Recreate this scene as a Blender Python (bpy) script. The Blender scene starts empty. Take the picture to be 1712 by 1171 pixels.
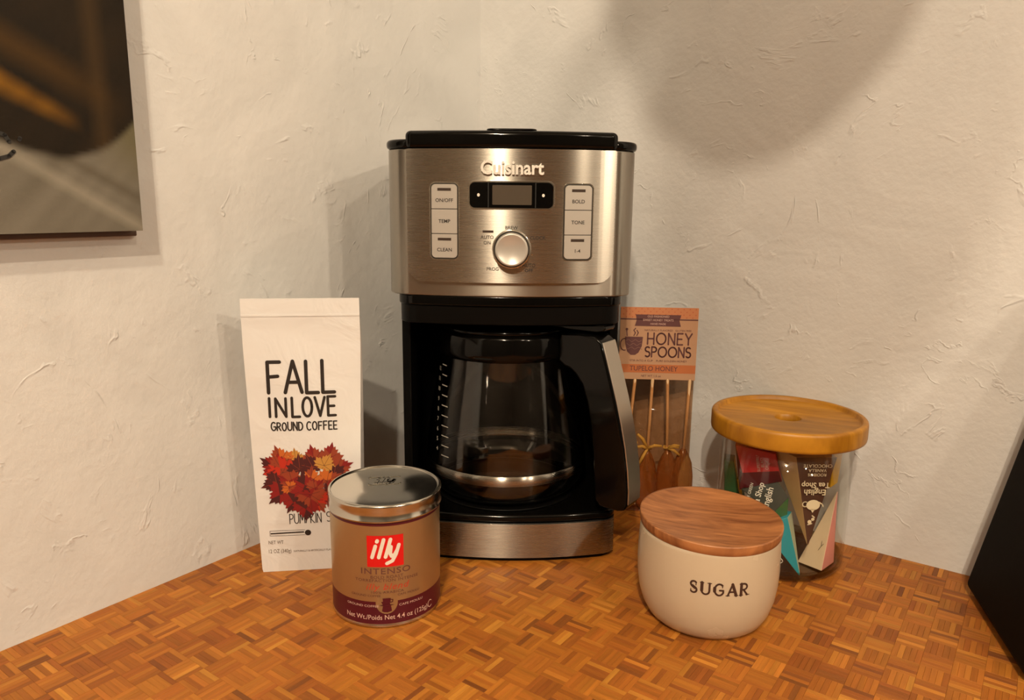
import bpy, bmesh, math, random
from mathutils import Vector, Matrix, Euler
random.seed(7)
S = bpy.context.scene
COL = S.collection
PI = math.pi
R_ = math.radians

# ------------------------------------------------------------------ camera
cam_d = bpy.data.cameras.new('camera'); cam = bpy.data.objects.new('camera', cam_d); COL.objects.link(cam)
cam_d.sensor_fit = 'HORIZONTAL'; cam_d.sensor_width = 36.0; cam_d.lens = 36.0*1250/1712
cam_d.clip_start = 0.01
CAM = Vector((0, 0, .315)); PITCH = R_(11.25); ROLL = R_(0.6)
fw = Vector((0, math.cos(PITCH), -math.sin(PITCH)))
r0 = Vector((1, 0, 0)); u0 = r0.cross(fw)
cr = r0*math.cos(ROLL)+u0*math.sin(ROLL); cu = -r0*math.sin(ROLL)+u0*math.cos(ROLL)
cam.matrix_world = Matrix(((cr.x, cu.x, -fw.x, CAM.x), (cr.y, cu.y, -fw.y, CAM.y), (cr.z, cu.z, -fw.z, CAM.z), (0, 0, 0, 1)))
S.camera = cam

# ------------------------------------------------------------------ world, lights, exposure
W = bpy.data.worlds.new('world'); S.world = W; W.use_nodes = True
W.node_tree.nodes['Background'].inputs[0].default_value = (1.0, .86, .70, 1)
W.node_tree.nodes['Background'].inputs[1].default_value = 0.02
S.view_settings.view_transform = 'Standard'; S.view_settings.look = 'None'
S.view_settings.gamma = 1.0; S.view_settings.use_curve_mapping = False
S.view_settings.exposure = 1.50
def bulb(name, loc, power, radius, col=(1, .822, .60)):
    d = bpy.data.lights.new(name, 'POINT'); d.energy = power; d.shadow_soft_size = radius; d.color = col
    o = bpy.data.objects.new(name, d); o.location = loc; COL.objects.link(o); return o
bulb('right_lamp_light', (.92, -.58, .86), 7.0, .022)
bulb('right_upper_lamp_light', (.68, -.59, 1.10), 5.8, .022)
bulb('pendant_lamp_light', (-.12, -.90, 1.25), 18.0, .016)
bulb('added_ceiling_light', (-.19, -.88, 1.56), 19.0, .03)  # added light, placed so the made-up planter throws a second, softer shadow

# ------------------------------------------------------------------ helpers
def link(name, me, parent=None):
    o = bpy.data.objects.new(name, me); COL.objects.link(o)
    if parent is not None: o.parent = parent
    return o
def tag(o, label=None, cat=None, group=None, kind=None):
    if label: o['label'] = label
    if cat: o['category'] = cat
    if group: o['group'] = group
    if kind: o['kind'] = kind
    return o
def thing(name, label, cat, loc=(0, 0, 0), rz=0, group=None):
    o = bpy.data.objects.new(name, None); COL.objects.link(o); o.empty_display_size = .02
    o.location = loc; o.rotation_euler = (0, 0, rz)
    return tag(o, label, cat, group)
def mesh(name, vs, fs, mats, parent=None, smooth=False, fmats=None):
    me = bpy.data.meshes.new(name); me.from_pydata([tuple(v) for v in vs], [], fs)
    if not isinstance(mats, (list, tuple)): mats = [mats]
    for m in mats: me.materials.append(m)
    if fmats:
        for p, k in zip(me.polygons, fmats): p.material_index = k
    if smooth:
        for p in me.polygons: p.use_smooth = True
    me.validate(); me.update()
    return link(name, me, parent)
def fixn(o):
    bm = bmesh.new(); bm.from_mesh(o.data); bmesh.ops.recalc_face_normals(bm, faces=bm.faces); bm.to_mesh(o.data); bm.free(); return o
def bevel(o, w, seg=3, ang=35):
    m = o.modifiers.new('bevel', 'BEVEL'); m.width = w; m.segments = seg; m.limit_method = 'ANGLE'; m.angle_limit = R_(ang)
    m.harden_normals = False
    for p in o.data.polygons: p.use_smooth = True
    n = o.modifiers.new('wn', 'WEIGHTED_NORMAL'); n.keep_sharp = False
    return o
def prism(name, pts, z0, z1, mat, parent=None, bev=0, seg=3, mapf=None):
    n = len(pts); vs = [(x, y, z0) for x, y in pts]+[(x, y, z1) for x, y in pts]
    if mapf: vs = [mapf(*v) for v in vs]
    fs = [tuple(range(n))[::-1], tuple(range(n, 2*n))]+[(i, (i+1) % n, n+(i+1) % n, n+i) for i in range(n)]
    o = fixn(mesh(name, vs, fs, mat, parent))
    if bev: bevel(o, bev, seg)
    return o
def lathe(name, prof, mat, parent=None, seg=72, closed=False, fm=None, mats=None, a0=0):
    vs = []; fs = []; fmat = []; rows = []
    for k, (r, z) in enumerate(prof):
        if r < 1e-6: rows.append([len(vs)]); vs.append((0, 0, z))
        else:
            rows.append(list(range(len(vs), len(vs)+seg)))
            for i in range(seg):
                a = 2*PI*i/seg+a0; vs.append((r*math.cos(a), r*math.sin(a), z))
    m = len(prof)
    for k in range(m if closed else m-1):
        A, B = rows[k], rows[(k+1) % m]
        for i in range(seg):
            j = (i+1) % seg
            if len(A) == 1 and len(B) == 1: break
            if len(A) == 1: f = (A[0], B[j], B[i])
            elif len(B) == 1: f = (A[i], A[j], B[0])
            else: f = (A[i], A[j], B[j], B[i])
            fs.append(f); fmat.append(fm[k] if fm else 0)
    o = mesh(name, vs, fs, mats or mat, parent, True, fmat if fm else None)
    return o
def sharp(o, ang=40):
    try: o.data.set_sharp_from_angle(angle=R_(ang))
    except Exception: pass
    return o
def rrect(x0, x1, z0, z1, r, n=6):
    pts = []
    for cx, cz, a in ((x1-r, z1-r, 0), (x0+r, z1-r, 90), (x0+r, z0+r, 180), (x1-r, z0+r, 270)):
        for k in range(n+1):
            t = R_(a+90*k/n); pts.append((cx+r*math.cos(t), cz+r*math.sin(t)))
    return pts
def slab(name, x0, x1, z0, z1, r, yf, th, mat, parent, bev=.0004, nx=24, r_top=None, seg=2):
    """plate whose outline is a rounded rectangle in x-z and whose face follows y = yf(x); th = thickness going +y"""
    rt = r if r_top is None else r_top
    xs = set()
    for k in range(nx+1): xs.add(round(x0+(x1-x0)*k/nx, 6))
    for k in range(7):
        c = 1-math.cos(R_(90*k/6))
        for q in (r, rt):
            xs.add(round(x0+q*c, 6)); xs.add(round(x1-q*c, 6))
    xs = sorted(xs)
    cl = [xs[0]]
    for x in xs[1:]:
        if x-cl[-1] > 1e-5: cl.append(x)
    xs = cl
    def lo(x):
        d = min(x-x0, x1-x)
        return z0 if d >= r or r == 0 else z0+r-math.sqrt(max(0, r*r-(r-d)**2))
    def hi(x):
        d = min(x-x0, x1-x)
        return z1 if d >= rt or rt == 0 else z1-rt+math.sqrt(max(0, rt*rt-(rt-d)**2))
    vs = []; fs = []
    for x in xs:
        a, b = lo(x), hi(x); y = yf(x)
        vs += [(x, y, a), (x, y, b), (x, y+th, b), (x, y+th, a)]
    for i in range(len(xs)-1):
        a = 4*i; b = a+4
        for k in range(4): fs.append((a+k, b+k, b+(k+1) % 4, a+(k+1) % 4))
    e = 4*(len(xs)-1); fs += [(0, 1, 2, 3), (e+3, e+2, e+1, e)]
    o = fixn(mesh(name, vs, fs, mat, parent))
    if bev: bevel(o, bev, seg)
    return o
def tube(name, pts, rad, mat, parent=None, seg=10, caps=True):
    pts = [Vector(p) for p in pts]; n = len(pts)
    rads = rad if isinstance(rad, (list, tuple)) else [rad]*n
    vs = []; fs = []; ref = Vector((.137, .31, .94))
    for i, p in enumerate(pts):
        t = (pts[min(i+1, n-1)]-pts[max(i-1, 0)]).normalized()
        a = t.cross(ref)
        if a.length < 1e-3: a = t.cross(Vector((1, 0, 0)))
        a.normalize(); b = t.cross(a)
        for k in range(seg):
            th = 2*PI*k/seg; vs.append(p+(a*math.cos(th)+b*math.sin(th))*rads[i])
    for i in range(n-1):
        for k in range(seg):
            j = (k+1) % seg; fs.append((i*seg+k, i*seg+j, (i+1)*seg+j, (i+1)*seg+k))
    if caps: fs.append(tuple(range(seg))[::-1]); fs.append(tuple((n-1)*seg+k for k in range(seg)))
    return mesh(name, vs, fs, mat, parent, True)
# ---- lettering: everything is a list of 2-D polygons (verts, faces) later laid on a surface by a function
def text2d(s, size, bold=0.0, xs=1.0, spacing=1.0, shear=0.0, align='CENTER'):
    c = bpy.data.curves.new('t', 'FONT'); c.body = s; c.size = size; c.align_x = align; c.align_y = 'CENTER'
    c.offset = bold; c.resolution_u = 3; c.space_character = spacing; c.shear = shear
    o = bpy.data.objects.new('t', c); COL.objects.link(o)
    dg = bpy.context.evaluated_depsgraph_get(); dg.update()
    me = bpy.data.meshes.new_from_object(o.evaluated_get(dg))
    vs = [(v.co.x*xs, v.co.y) for v in me.vertices]; fs = [tuple(p.vertices) for p in me.polygons]
    bpy.data.objects.remove(o); bpy.data.curves.remove(c); bpy.data.meshes.remove(me)
    return vs, fs
def strokes2d(lines, w, cap=True):
    """thick polylines with round joins; w may be a number or a function of position in 0..1"""
    vs = []; fs = []
    for ln in lines:
        L = len(ln)
        ww = lambda k: (w(k/max(1, L-1)) if callable(w) else w)/2
        for k in range(L-1):
            (x0, y0), (x1, y1) = ln[k], ln[k+1]
            dx, dy = x1-x0, y1-y0; d = math.hypot(dx, dy) or 1e-9; nx, ny = -dy/d, dx/d
            a, b = ww(k), ww(k+1); n = len(vs)
            vs += [(x0+nx*a, y0+ny*a), (x0-nx*a, y0-ny*a), (x1-nx*b, y1-ny*b), (x1+nx*b, y1+ny*b)]
            fs.append((n, n+1, n+2, n+3))
        if cap:
            for k in range(L):
                n = len(vs); a = ww(k); x, y = ln[k]
                vs += [(x+a*math.cos(2*PI*i/10), y+a*math.sin(2*PI*i/10)) for i in range(10)]
                fs.append(tuple(range(n, n+10)))
    return vs, fs
def arc(cx, cy, rx, ry, a0, a1, n=10):
    return [(cx+rx*math.cos(R_(a0+(a1-a0)*k/n)), cy+ry*math.sin(R_(a0+(a1-a0)*k/n))) for k in range(n+1)]
GL = {  # width, strokes on a unit-high cell
 'A': (.72, [[(0, 0), (.36, 1), (.72, 0)], [(.12, .33), (.6, .33)]]),
 'C': (.62, [arc(.36, .5, .36, .5, 50, 310, 14)]),
 'D': (.62, [[(0, 0), (0, 1)], [(0, 1)]+arc(.2, .5, .42, .5, 90, -90, 12)+[(0, 0)]]),
 'E': (.5, [[(.5, 1), (0, 1), (0, 0), (.5, 0)], [(0, .5), (.42, .5)]]),
 'F': (.52, [[(.52, 1), (0, 1), (0, 0)], [(0, .52), (.42, .54)]]),
 'G': (.68, [arc(.38, .5, .38, .5, 50, 330, 14)+[(.7, .45), (.42, .45)]]),
 'H': (.6, [[(0, 0), (0, 1)], [(.6, 0), (.6, 1)], [(0, .5), (.6, .5)]]),
 'I': (.06, [[(.03, 0), (.03, 1)]]),
 'K': (.55, [[(0, 0), (0, 1)], [(.52, 1), (0, .45), (.55, 0)]]),
 'L': (.5, [[(0, 1), (0, 0), (.5, 0)]]),
 'M': (.75, [[(0, 0), (.08, 1), (.37, .3), (.67, 1), (.75, 0)]]),
 'N': (.6, [[(0, 0), (0, 1), (.6, 0), (.6, 1)]]),
 'O': (.78, [arc(.39, .5, .39, .5, 0, 360, 22)]),
 'P': (.52, [[(0, 0), (0, 1)]+arc(.22, .74, .3, .26, 90, -90, 8)+[(0, .48)]]),
 'R': (.56, [[(0, 0), (0, 1)]+arc(.22, .74, .3, .26, 90, -90, 8)+[(0, .48)], [(.2, .48), (.56, 0)]]),
 'S': (.5, [arc(.25, .76, .25, .24, 40, 270, 9)+arc(.25, .26, .26, .26, 90, -140, 10)]),
 'T': (.6, [[(0, 1), (.6, 1)], [(.3, 1), (.3, 0)]]),
 'U': (.62, [[(0, 1)]+arc(.31, .32, .31, .32, 180, 360, 10)+[(.62, 1)]]),
 'V': (.66, [[(0, 1), (.33, 0), (.66, 1)]]),
 'Y': (.62, [[(0, 1), (.31, .5), (.62, 1)], [(.31, .5), (.31, 0)]]),
 ' ': (.35, [])}
def letters(s, x0, z0, x1, h, w, gap=.22, jit=0.0, xk=None, owide=1.0, skew=0.0):
    """a word drawn with strokes, baseline z0, from x0 to x1"""
    tot = sum(GL[c][0]*(owide if c == 'O' else 1) for c in s)+gap*(len(s)-1)
    k = (x1-x0)/tot if xk is None else xk*h
    out = []; x = x0; rnd = random.Random(len(s)*31+int(h*1e6))
    for c in s:
        wd, st = GL[c]; wd2 = wd*(owide if c == 'O' else 1); f = wd2/wd
        jz = rnd.uniform(-1, 1)*jit*h; js = 1+rnd.uniform(-1, 1)*jit*1.3
        for ln in st: out.append([(x+(px*f)*k+skew*py*h, z0+jz+py*h*js) for px, py in ln])
        x += (wd2+gap)*k
    return strokes2d(out, w)
def merge2d(*parts):
    vs = []; fs = []
    for v, f in parts:
        n = len(vs); vs += list(v); fs += [tuple(i+n for i in q) for q in f]
    return vs, fs
def shift(t, dx, dz, ang=0):
    c, s = math.cos(ang), math.sin(ang)
    return [(x*c-y*s+dx, x*s+y*c+dz) for x, y in t[0]], t[1]
def lay(name, t, fn, mat, parent, thick=0, label=None):
    o = mesh(name, [fn(x, z) for x, z in t[0]], t[1], mat, parent)
    if thick:
        m = o.modifiers.new('solid', 'SOLIDIFY'); m.thickness = thick; m.offset = 0
    if label: o['label'] = label
    return o
def poly(pts): return list(pts), [tuple(range(len(pts)))]
def gridpoly(x0, x1, z0, z1, nx, nz=1):
    vs = [(x0+(x1-x0)*i/nx, z0+(z1-z0)*j/nz) for j in range(nz+1) for i in range(nx+1)]
    fs = [(j*(nx+1)+i, j*(nx+1)+i+1, (j+1)*(nx+1)+i+1, (j+1)*(nx+1)+i) for j in range(nz) for i in range(nx)]
    return vs, fs
def disc2d(cx, cz, rx, rz=None, n=28): return poly([(cx+rx*math.cos(2*PI*i/n), cz+(rz or rx)*math.sin(2*PI*i/n)) for i in range(n)])

# ------------------------------------------------------------------ materials
def lin(r, g, b):
    f = lambda c: (c/255/12.92) if c/255 <= .04045 else ((c/255+.055)/1.055)**2.4
    return (f(r), f(g), f(b), 1)
class M:
    def __init__(s, name):
        s.m = bpy.data.materials.new(name); s.m.use_nodes = True; s.t = s.m.node_tree; s.n = s.t.nodes; s.b = s.n['Principled BSDF']
    def new(s, typ, **kw):
        n = s.n.new(typ)
        for k, v in kw.items(): setattr(n, k, v)
        return n
    def l(s, a, b): s.t.links.new(a, b)
    def set(s, **kw):
        for k, v in kw.items(): s.b.inputs[k.replace('_', ' ')].default_value = v
        return s
def simple(name, col, rough=.5, metal=0, coat=0, spec=None, **kw):
    m = M(name); m.set(Base_Color=col, Roughness=rough, Metallic=metal)
    if coat: m.set(Coat_Weight=coat, Coat_Roughness=.08)
    if spec is not None: m.b.inputs['Specular IOR Level'].default_value = spec
    nz = m.new('ShaderNodeTexNoise'); nz.inputs['Scale'].default_value = kw.get('scale', 180); nz.inputs['Detail'].default_value = 4
    tc = m.new('ShaderNodeTexCoord'); m.l(tc.outputs['Object'], nz.inputs['Vector'])
    mr = m.new('ShaderNodeMapRange'); mr.inputs['To Min'].default_value = max(.0, rough-kw.get('rv', .03)); mr.inputs['To Max'].default_value = rough+kw.get('rv', .03)
    m.l(nz.outputs['Fac'], mr.inputs['Value']); m.l(mr.outputs[0], m.b.inputs['Roughness'])
    if kw.get('bump'):
        bp = m.new('ShaderNodeBump'); bp.inputs['Strength'].default_value = kw['bump']; bp.inputs['Distance'].default_value = kw.get('bd', .001)
        m.l(nz.outputs['Fac'], bp.inputs['Height']); m.l(bp.outputs[0], m.b.inputs['Normal'])
    return m.m
def plaster():
    m = M('plaster'); m.set(Roughness=.78)
    geo = m.new('ShaderNodeNewGeometry')
    n1 = m.new('ShaderNodeTexNoise'); n1.inputs['Scale'].default_value = 150; n1.inputs['Detail'].default_value = 3
    n2 = m.new('ShaderNodeTexNoise'); n2.inputs['Scale'].default_value = 9; n2.inputs['Detail'].default_value = 2.5; n2.inputs['Distortion'].default_value = 1.2
    n3 = m.new('ShaderNodeTexNoise'); n3.inputs['Scale'].default_value = 34; n3.inputs['Detail'].default_value = 4; n3.inputs['Distortion'].default_value = .8
    vo = m.new('ShaderNodeTexNoise'); vo.inputs['Scale'].default_value = 7.5; vo.inputs['Detail'].default_value = 4; vo.inputs['Distortion'].default_value = 2.4
    for n in (n1, n2, n3, vo): m.l(geo.outputs['Position'], n.inputs['Vector'])
    # trowel ridges: thin lines where a distorted noise crosses its middle, present only in patches
    ab = m.new('ShaderNodeMath', operation='SUBTRACT'); m.l(vo.outputs['Fac'], ab.inputs[0]); ab.inputs[1].default_value = .5
    ab2 = m.new('ShaderNodeMath', operation='ABSOLUTE'); m.l(ab.outputs[0], ab2.inputs[0])
    rg = m.new('ShaderNodeMapRange'); rg.inputs['From Min'].default_value = .0; rg.inputs['From Max'].default_value = .022
    rg.inputs['To Min'].default_value = 1; rg.inputs['To Max'].default_value = 0; m.l(ab2.outputs[0], rg.inputs['Value'])
    pm = m.new('ShaderNodeMapRange'); pm.inputs['From Min'].default_value = .54; pm.inputs['From Max'].default_value = .66; m.l(n3.outputs['Fac'], pm.inputs['Value'])
    rp = m.new('ShaderNodeMath', operation='MULTIPLY'); m.l(rg.outputs[0], rp.inputs[0]); m.l(pm.outputs[0], rp.inputs[1])
    def mul(a, k):
        x = m.new('ShaderNodeMath', operation='MULTIPLY'); m.l(a, x.inputs[0]); x.inputs[1].default_value = k; return x.outputs[0]
    def add(a, b):
        x = m.new('ShaderNodeMath', operation='ADD'); m.l(a, x.inputs[0]); m.l(b, x.inputs[1]); return x.outputs[0]
    h = add(add(mul(n1.outputs['Fac'], .34), mul(n2.outputs['Fac'], 1.5)), add(mul(n3.outputs['Fac'], .30), mul(rp.outputs[0], .40)))
    bp = m.new('ShaderNodeBump'); bp.inputs['Strength'].default_value = .65; bp.inputs['Distance'].default_value = .0022
    m.l(h, bp.inputs['Height']); m.l(bp.outputs[0], m.b.inputs['Normal'])
    cr_ = m.new('ShaderNodeValToRGB'); cr_.color_ramp.elements[0].color = (.60, .60, .595, 1); cr_.color_ramp.elements[1].color = (.665, .665, .66, 1)
    cr_.color_ramp.elements[0].position = .3; cr_.color_ramp.elements[1].position = .7
    m.l(n2.outputs['Fac'], cr_.inputs[0]); m.l(cr_.outputs[0], m.b.inputs['Base Color'])
    return m.m
def steel(name, col=(.40, .37, .325, 1), rough=.27, aniso=.985, zscale=1.0):
    m = M(name); m.set(Base_Color=col, Metallic=1, Roughness=rough, Anisotropic=aniso)
    tg = m.new('ShaderNodeCombineXYZ'); tg.inputs[2].default_value = 1.0; m.l(tg.outputs[0], m.b.inputs['Tangent'])
    tc = m.new('ShaderNodeTexCoord'); mp = m.new('ShaderNodeMapping'); mp.inputs['Scale'].default_value = (20, 20, 1500)
    nz = m.new('ShaderNodeTexNoise'); nz.inputs['Scale'].default_value = 1; nz.inputs['Detail'].default_value = 2
    m.l(tc.outputs['Object'], mp.inputs[0]); m.l(mp.outputs[0], nz.inputs['Vector'])
    mr = m.new('ShaderNodeMapRange'); mr.inputs['To Min'].default_value = rough-.02; mr.inputs['To Max'].default_value = rough+.03
    m.l(nz.outputs['Fac'], mr.inputs['Value']); m.l(mr.outputs[0], m.b.inputs['Roughness'])
    return m.m
def wood(name, dark, light, scale=(6, 60, 6), rough=.45, ring=0, coat=.0, dist=2.0):
    m = M(name); m.set(Roughness=rough)
    if coat: m.set(Coat_Weight=coat, Coat_Roughness=.15)
    tc = m.new('ShaderNodeTexCoord'); mp = m.new('ShaderNodeMapping'); mp.inputs['Scale'].default_value = scale
    m.l(tc.outputs['Object'], mp.inputs[0])
    n1 = m.new('ShaderNodeTexNoise'); n1.inputs['Scale'].default_value = 1; n1.inputs['Detail'].default_value = 6; n1.inputs['Distortion'].default_value = dist
    n2 = m.new('ShaderNodeTexNoise'); n2.inputs['Scale'].default_value = 7; n2.inputs['Detail'].default_value = 4; n2.inputs['Distortion'].default_value = .3
    m.l(mp.outputs[0], n1.inputs['Vector']); m.l(mp.outputs[0], n2.inputs['Vector'])
    mx = m.new('ShaderNodeMath', operation='MULTIPLY_ADD'); m.l(n2.outputs['Fac'], mx.inputs[0]); mx.inputs[1].default_value = .35
    m.l(n1.outputs['Fac'], mx.inputs[2])
    cr_ = m.new('ShaderNodeValToRGB'); e = cr_.color_ramp.elements; e[0].position = .45; e[0].color = dark; e[1].position = .9; e[1].color = light
    m.l(mx.outputs[0], cr_.inputs[0]); m.l(cr_.outputs[0], m.b.inputs['Base Color'])
    bp = m.new('ShaderNodeBump'); bp.inputs['Strength'].default_value = .15; bp.inputs['Distance'].default_value = .0005
    m.l(mx.outputs[0], bp.inputs['Height']); m.l(bp.outputs[0], m.b.inputs['Normal'])
    return m.m
def glass(name, col=(1, 1, 1, 1), rough=0.0, ior=1.45):
    m = M(name); m.set(Base_Color=col, Roughness=rough, IOR=ior, Transmission_Weight=1.0); return m.m
def slat_wood(name, use_object):
    m = M(name); m.set(Roughness=.46); m.b.inputs['Specular IOR Level'].default_value = .28
    if use_object:
        oi = m.new('ShaderNodeObjectInfo'); colr = oi.outputs['Color']; alp = oi.outputs['Alpha']
    else:
        at = m.new('ShaderNodeAttribute', attribute_name='tone'); colr = at.outputs['Color']; alp = at.outputs['Alpha']
    geo = m.new('ShaderNodeNewGeometry'); outs = []
    for sc in ((30, 330, 30), (330, 30, 30)):
        vr = m.new('ShaderNodeVectorRotate', rotation_type='Z_AXIS'); vr.inputs['Angle'].default_value = -R_(54.2)
        m.l(geo.outputs['Position'], vr.inputs['Vector'])
        mp = m.new('ShaderNodeMapping'); mp.inputs['Scale'].default_value = sc; m.l(vr.outputs[0], mp.inputs[0])
        n = m.new('ShaderNodeTexNoise'); n.inputs['Scale'].default_value = 1; n.inputs['Detail'].default_value = 4; n.inputs['Distortion'].default_value = .4
        m.l(mp.outputs[0], n.inputs['Vector']); outs.append(n.outputs['Fac'])
    mx = m.new('ShaderNodeMix', data_type='FLOAT'); m.l(alp, mx.inputs[0]); m.l(outs[1], mx.inputs[2]); m.l(outs[0], mx.inputs[3])
    mr = m.new('ShaderNodeMapRange'); mr.inputs['From Min'].default_value = .25; mr.inputs['From Max'].default_value = .75; mr.inputs['To Min'].default_value = .82; mr.inputs['To Max'].default_value = 1.14
    m.l(mx.outputs[0], mr.inputs['Value'])
    vm = m.new('ShaderNodeVectorMath', operation='SCALE'); m.l(colr, vm.inputs[0]); m.l(mr.outputs[0], vm.inputs['Scale'])
    m.l(vm.outputs[0], m.b.inputs['Base Color'])
    return m.m

PLASTER = plaster()
STEEL = steel('brushed_steel')
STEEL2 = steel('brushed_steel_side', (.36, .335, .295, 1), .31, .9)
LOGOM = simple('badge_silver', (.80, .76, .70, 1), .28, .1)
CHROME = simple('chrome', (.75, .70, .63, 1), .12, 1)
BLACK = simple('gloss_black_plastic', (.002, .0018, .0016, 1), .10, spec=.22)
BLACKM = simple('satin_black_plastic', (.002, .0018, .0016, 1), .38, spec=.12)
SILVERP = simple('silver_plastic', (.50, .47, .43, 1), .35, .35)
DARKINK = simple('dark_print', (.02, .014, .012, 1), .55)
GREYINK = simple('grey_print', (.16, .12, .09, 1), .6)
LEDM = simple('unlit_indicator', (.05, .035, .028, 1), .25)
SCREEN = simple('unlit_screen', (.075, .06, .045, 1), .14)
WHITEP = simple('white_print', (.75, .70, .62, 1), .5)
def thin_glass(name, tint=(.97, .97, .95, 1), k=1.0):
    m = M(name); g_ = m.new('ShaderNodeBsdfGlossy'); g_.inputs['Roughness'].default_value = .02; g_.inputs['Color'].default_value = (1, 1, 1, 1)
    t_ = m.new('ShaderNodeBsdfTransparent'); t_.inputs['Color'].default_value = tint
    lw = m.new('ShaderNodeLayerWeight'); lw.inputs['Blend'].default_value = .5
    pw = m.new('ShaderNodeMath', operation='POWER'); m.l(lw.outputs['Facing'], pw.inputs[0]); pw.inputs[1].default_value = 5
    f_ = m.new('ShaderNodeMath', operation='MULTIPLY_ADD'); m.l(pw.outputs[0], f_.inputs[0]); f_.inputs[1].default_value = .8; f_.inputs[2].default_value = .022*k; x_ = m.new('ShaderNodeMixShader')
    m.l(f_.outputs[0], x_.inputs[0]); m.l(t_.outputs[0], x_.inputs[1]); m.l(g_.outputs[0], x_.inputs[2]); m.l(x_.outputs[0], m.n['Material Output'].inputs['Surface'])
    return m.m
GLASS = thin_glass('clear_thin_glass')
GLASSB = thin_glass('thick_glass_base', (.66, .60, .50, 1), 2.5)
CGLASS = glass('carafe_glass', (.97, .95, .92, 1))

# ------------------------------------------------------------------ setting: two plastered walls, the rest of the room, the counter
TH = R_(54.2)
uL = Vector((math.cos(TH), math.sin(TH), 0)); uR = Vector((math.sin(TH), -math.cos(TH), 0))
K = Vector((-.0401, .9162, 0))
ZF, ZC = -.90, 1.62; RL = 3.0
def frame_pt(a, b, z=0): return K+uR*a-uL*b+Vector((0, 0, z))   # a along right wall, b along left wall
def wallbox(name, a0, a1, b0, b1, z0, z1, mat):
    vs = [frame_pt(a, b, z) for z in (z0, z1) for a, b in ((a0, b0), (a1, b0), (a1, b1), (a0, b1))]
    o = fixn(mesh(name, vs, [(0, 1, 2, 3), (4, 5, 6, 7), (0, 1, 5, 4), (1, 2, 6, 5), (2, 3, 7, 6), (3, 0, 4, 7)], mat))
    o['kind'] = 'structure'; return o
ROOMW = simple('room_wall_paint', (.13, .105, .08, 1), .8)
CEIL = simple('ceiling_paint', (.26, .22, .17, 1), .9)
FLOORM = wood('floor_wood', (.10, .05, .02, 1), (.2, .11, .05, 1), (2, 20, 2))
wallbox('wall_left', -.12, 0, -.12, RL, ZF, ZC, PLASTER)
wallbox('wall_right', 0, RL, -.12, 0, ZF, ZC, PLASTER)
wallbox('wall_rear', -.12, RL+.12, RL, RL+.12, ZF, ZC, ROOMW)
wallbox('wall_side', RL, RL+.12, -.12, RL, ZF, ZC, ROOMW)
wallbox('ceiling', -.12, RL+.12, -.12, RL+.12, ZC, ZC+.1, CEIL)
wallbox('floor', -.12, RL+.12, -.12, RL+.12, ZF-.1, ZF, FLOORM)

SLAT_O = slat_wood('parquet_slat_wood', True); SLAT_M = slat_wood('parquet_field_wood', False)
CL = .94
ct = thing('countertop', 'wooden corner countertop of small basket weave parquet slats', 'countertop', tuple(frame_pt(CL/2, CL/2)))
def ctl(v): return v-Vector(ct.location)
def cbox(name, a0, a1, b0, b1, z0, z1, mat):
    vs = [ctl(frame_pt(a, b, z)) for z in (z0, z1) for a, b in ((a0, b0), (a1, b0), (a1, b1), (a0, b1))]
    return fixn(mesh(name, vs, [(0, 1, 2, 3), (4, 5, 6, 7), (0, 1, 5, 4), (1, 2, 6, 5), (2, 3, 7, 6), (3, 0, 4, 7)], mat, ct))
cbox('substrate', .0005, CL, .0005, CL, -.03, -.0021, simple('joint_filler', (.10, .042, .014, 1), .7))
cbox('base_cabinet', .0005, CL-.03, .0005, CL-.03, ZF, -.03, wood('cabinet_wood', (.14, .07, .03, 1), (.24, .13, .06, 1)))
cell = .0188; NS = 5; sw = cell/NS
base_t = [(.45, .138, .022), (.52, .170, .027), (.40, .118, .020), (.58, .205, .034), (.35, .100, .019), (.48, .152, .024), (.66, .255, .045), (.27, .080, .019)]
tones = base_t
def proj(p):
    d = p-CAM; z = d.dot(fw)
    return (856+1250*d.dot(cr)/z, 585.5-1250*d.dot(cu)/z) if z > .05 else (-1, -1)
slats = []; rs = random.Random(11)
nc = int(CL/cell)
blockers = [((-.0985, .551), .05), ((.153, .537), .056), ((.2436, .635), .058)]
for i in range(nc):
    for j in range(nc):
        d = (i+j) % 2; cb = rs.choice([0, 1, 2, 5, 0, 1, 5, 3, 4])
        k = 0
        while k < NS:
            t = tones[cb] if rs.random() < .6 else tones[rs.choice([0, 1, 2, 3, 4, 5, 0, 1, 5, 3, 6, 7])]
            f = rs.uniform(.88, 1.12)*.76; t = (t[0]*f*.97, t[1]*f*rs.uniform(.97, 1.08), t[2]*f*.85)
            n = 1
            for q in range(n):
                off = (k+.5)*sw
                a, b = (i*cell+cell/2, j*cell+off) if d == 0 else (i*cell+off, j*cell+cell/2)
                slats.append((a, b, d, t, rs.uniform(-.00010, 0)))
            k += n
def vis(s):
    p = frame_pt(s[0], s[1]); x, y = proj(p)
    if not (8 < x < 1704 and 8 < y < 1163): return None
    for (c, r) in blockers:
        if math.hypot(p.x-c[0], p.y-c[1]) < r: return None
    return (p-CAM).length
order = sorted([(vis(s), n) for n, s in enumerate(slats) if vis(s) is not None])
near = set(n for _, n in order[:300])
g = .00004
def slat_geo(hx, hy, z, ax, ay, o, c=.00012):
    # chamfered bar: bottom ring, shoulder ring, top ring
    ring = lambda x, y, zz: [o+ax*sx*x+ay*sy*y+Vector((0, 0, zz)) for sx, sy in ((-1, -1), (1, -1), (1, 1), (-1, 1))]
    return ring(hx, hy, z-.002)+ring(hx, hy, z-c)+ring(hx-c, hy-c, z)
SF = [(8, 9, 10, 11)]+[(r*4+k, r*4+(k+1) % 4, (r+1)*4+(k+1) % 4, (r+1)*4+k) for r in (0, 1) for k in range(4)]
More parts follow.
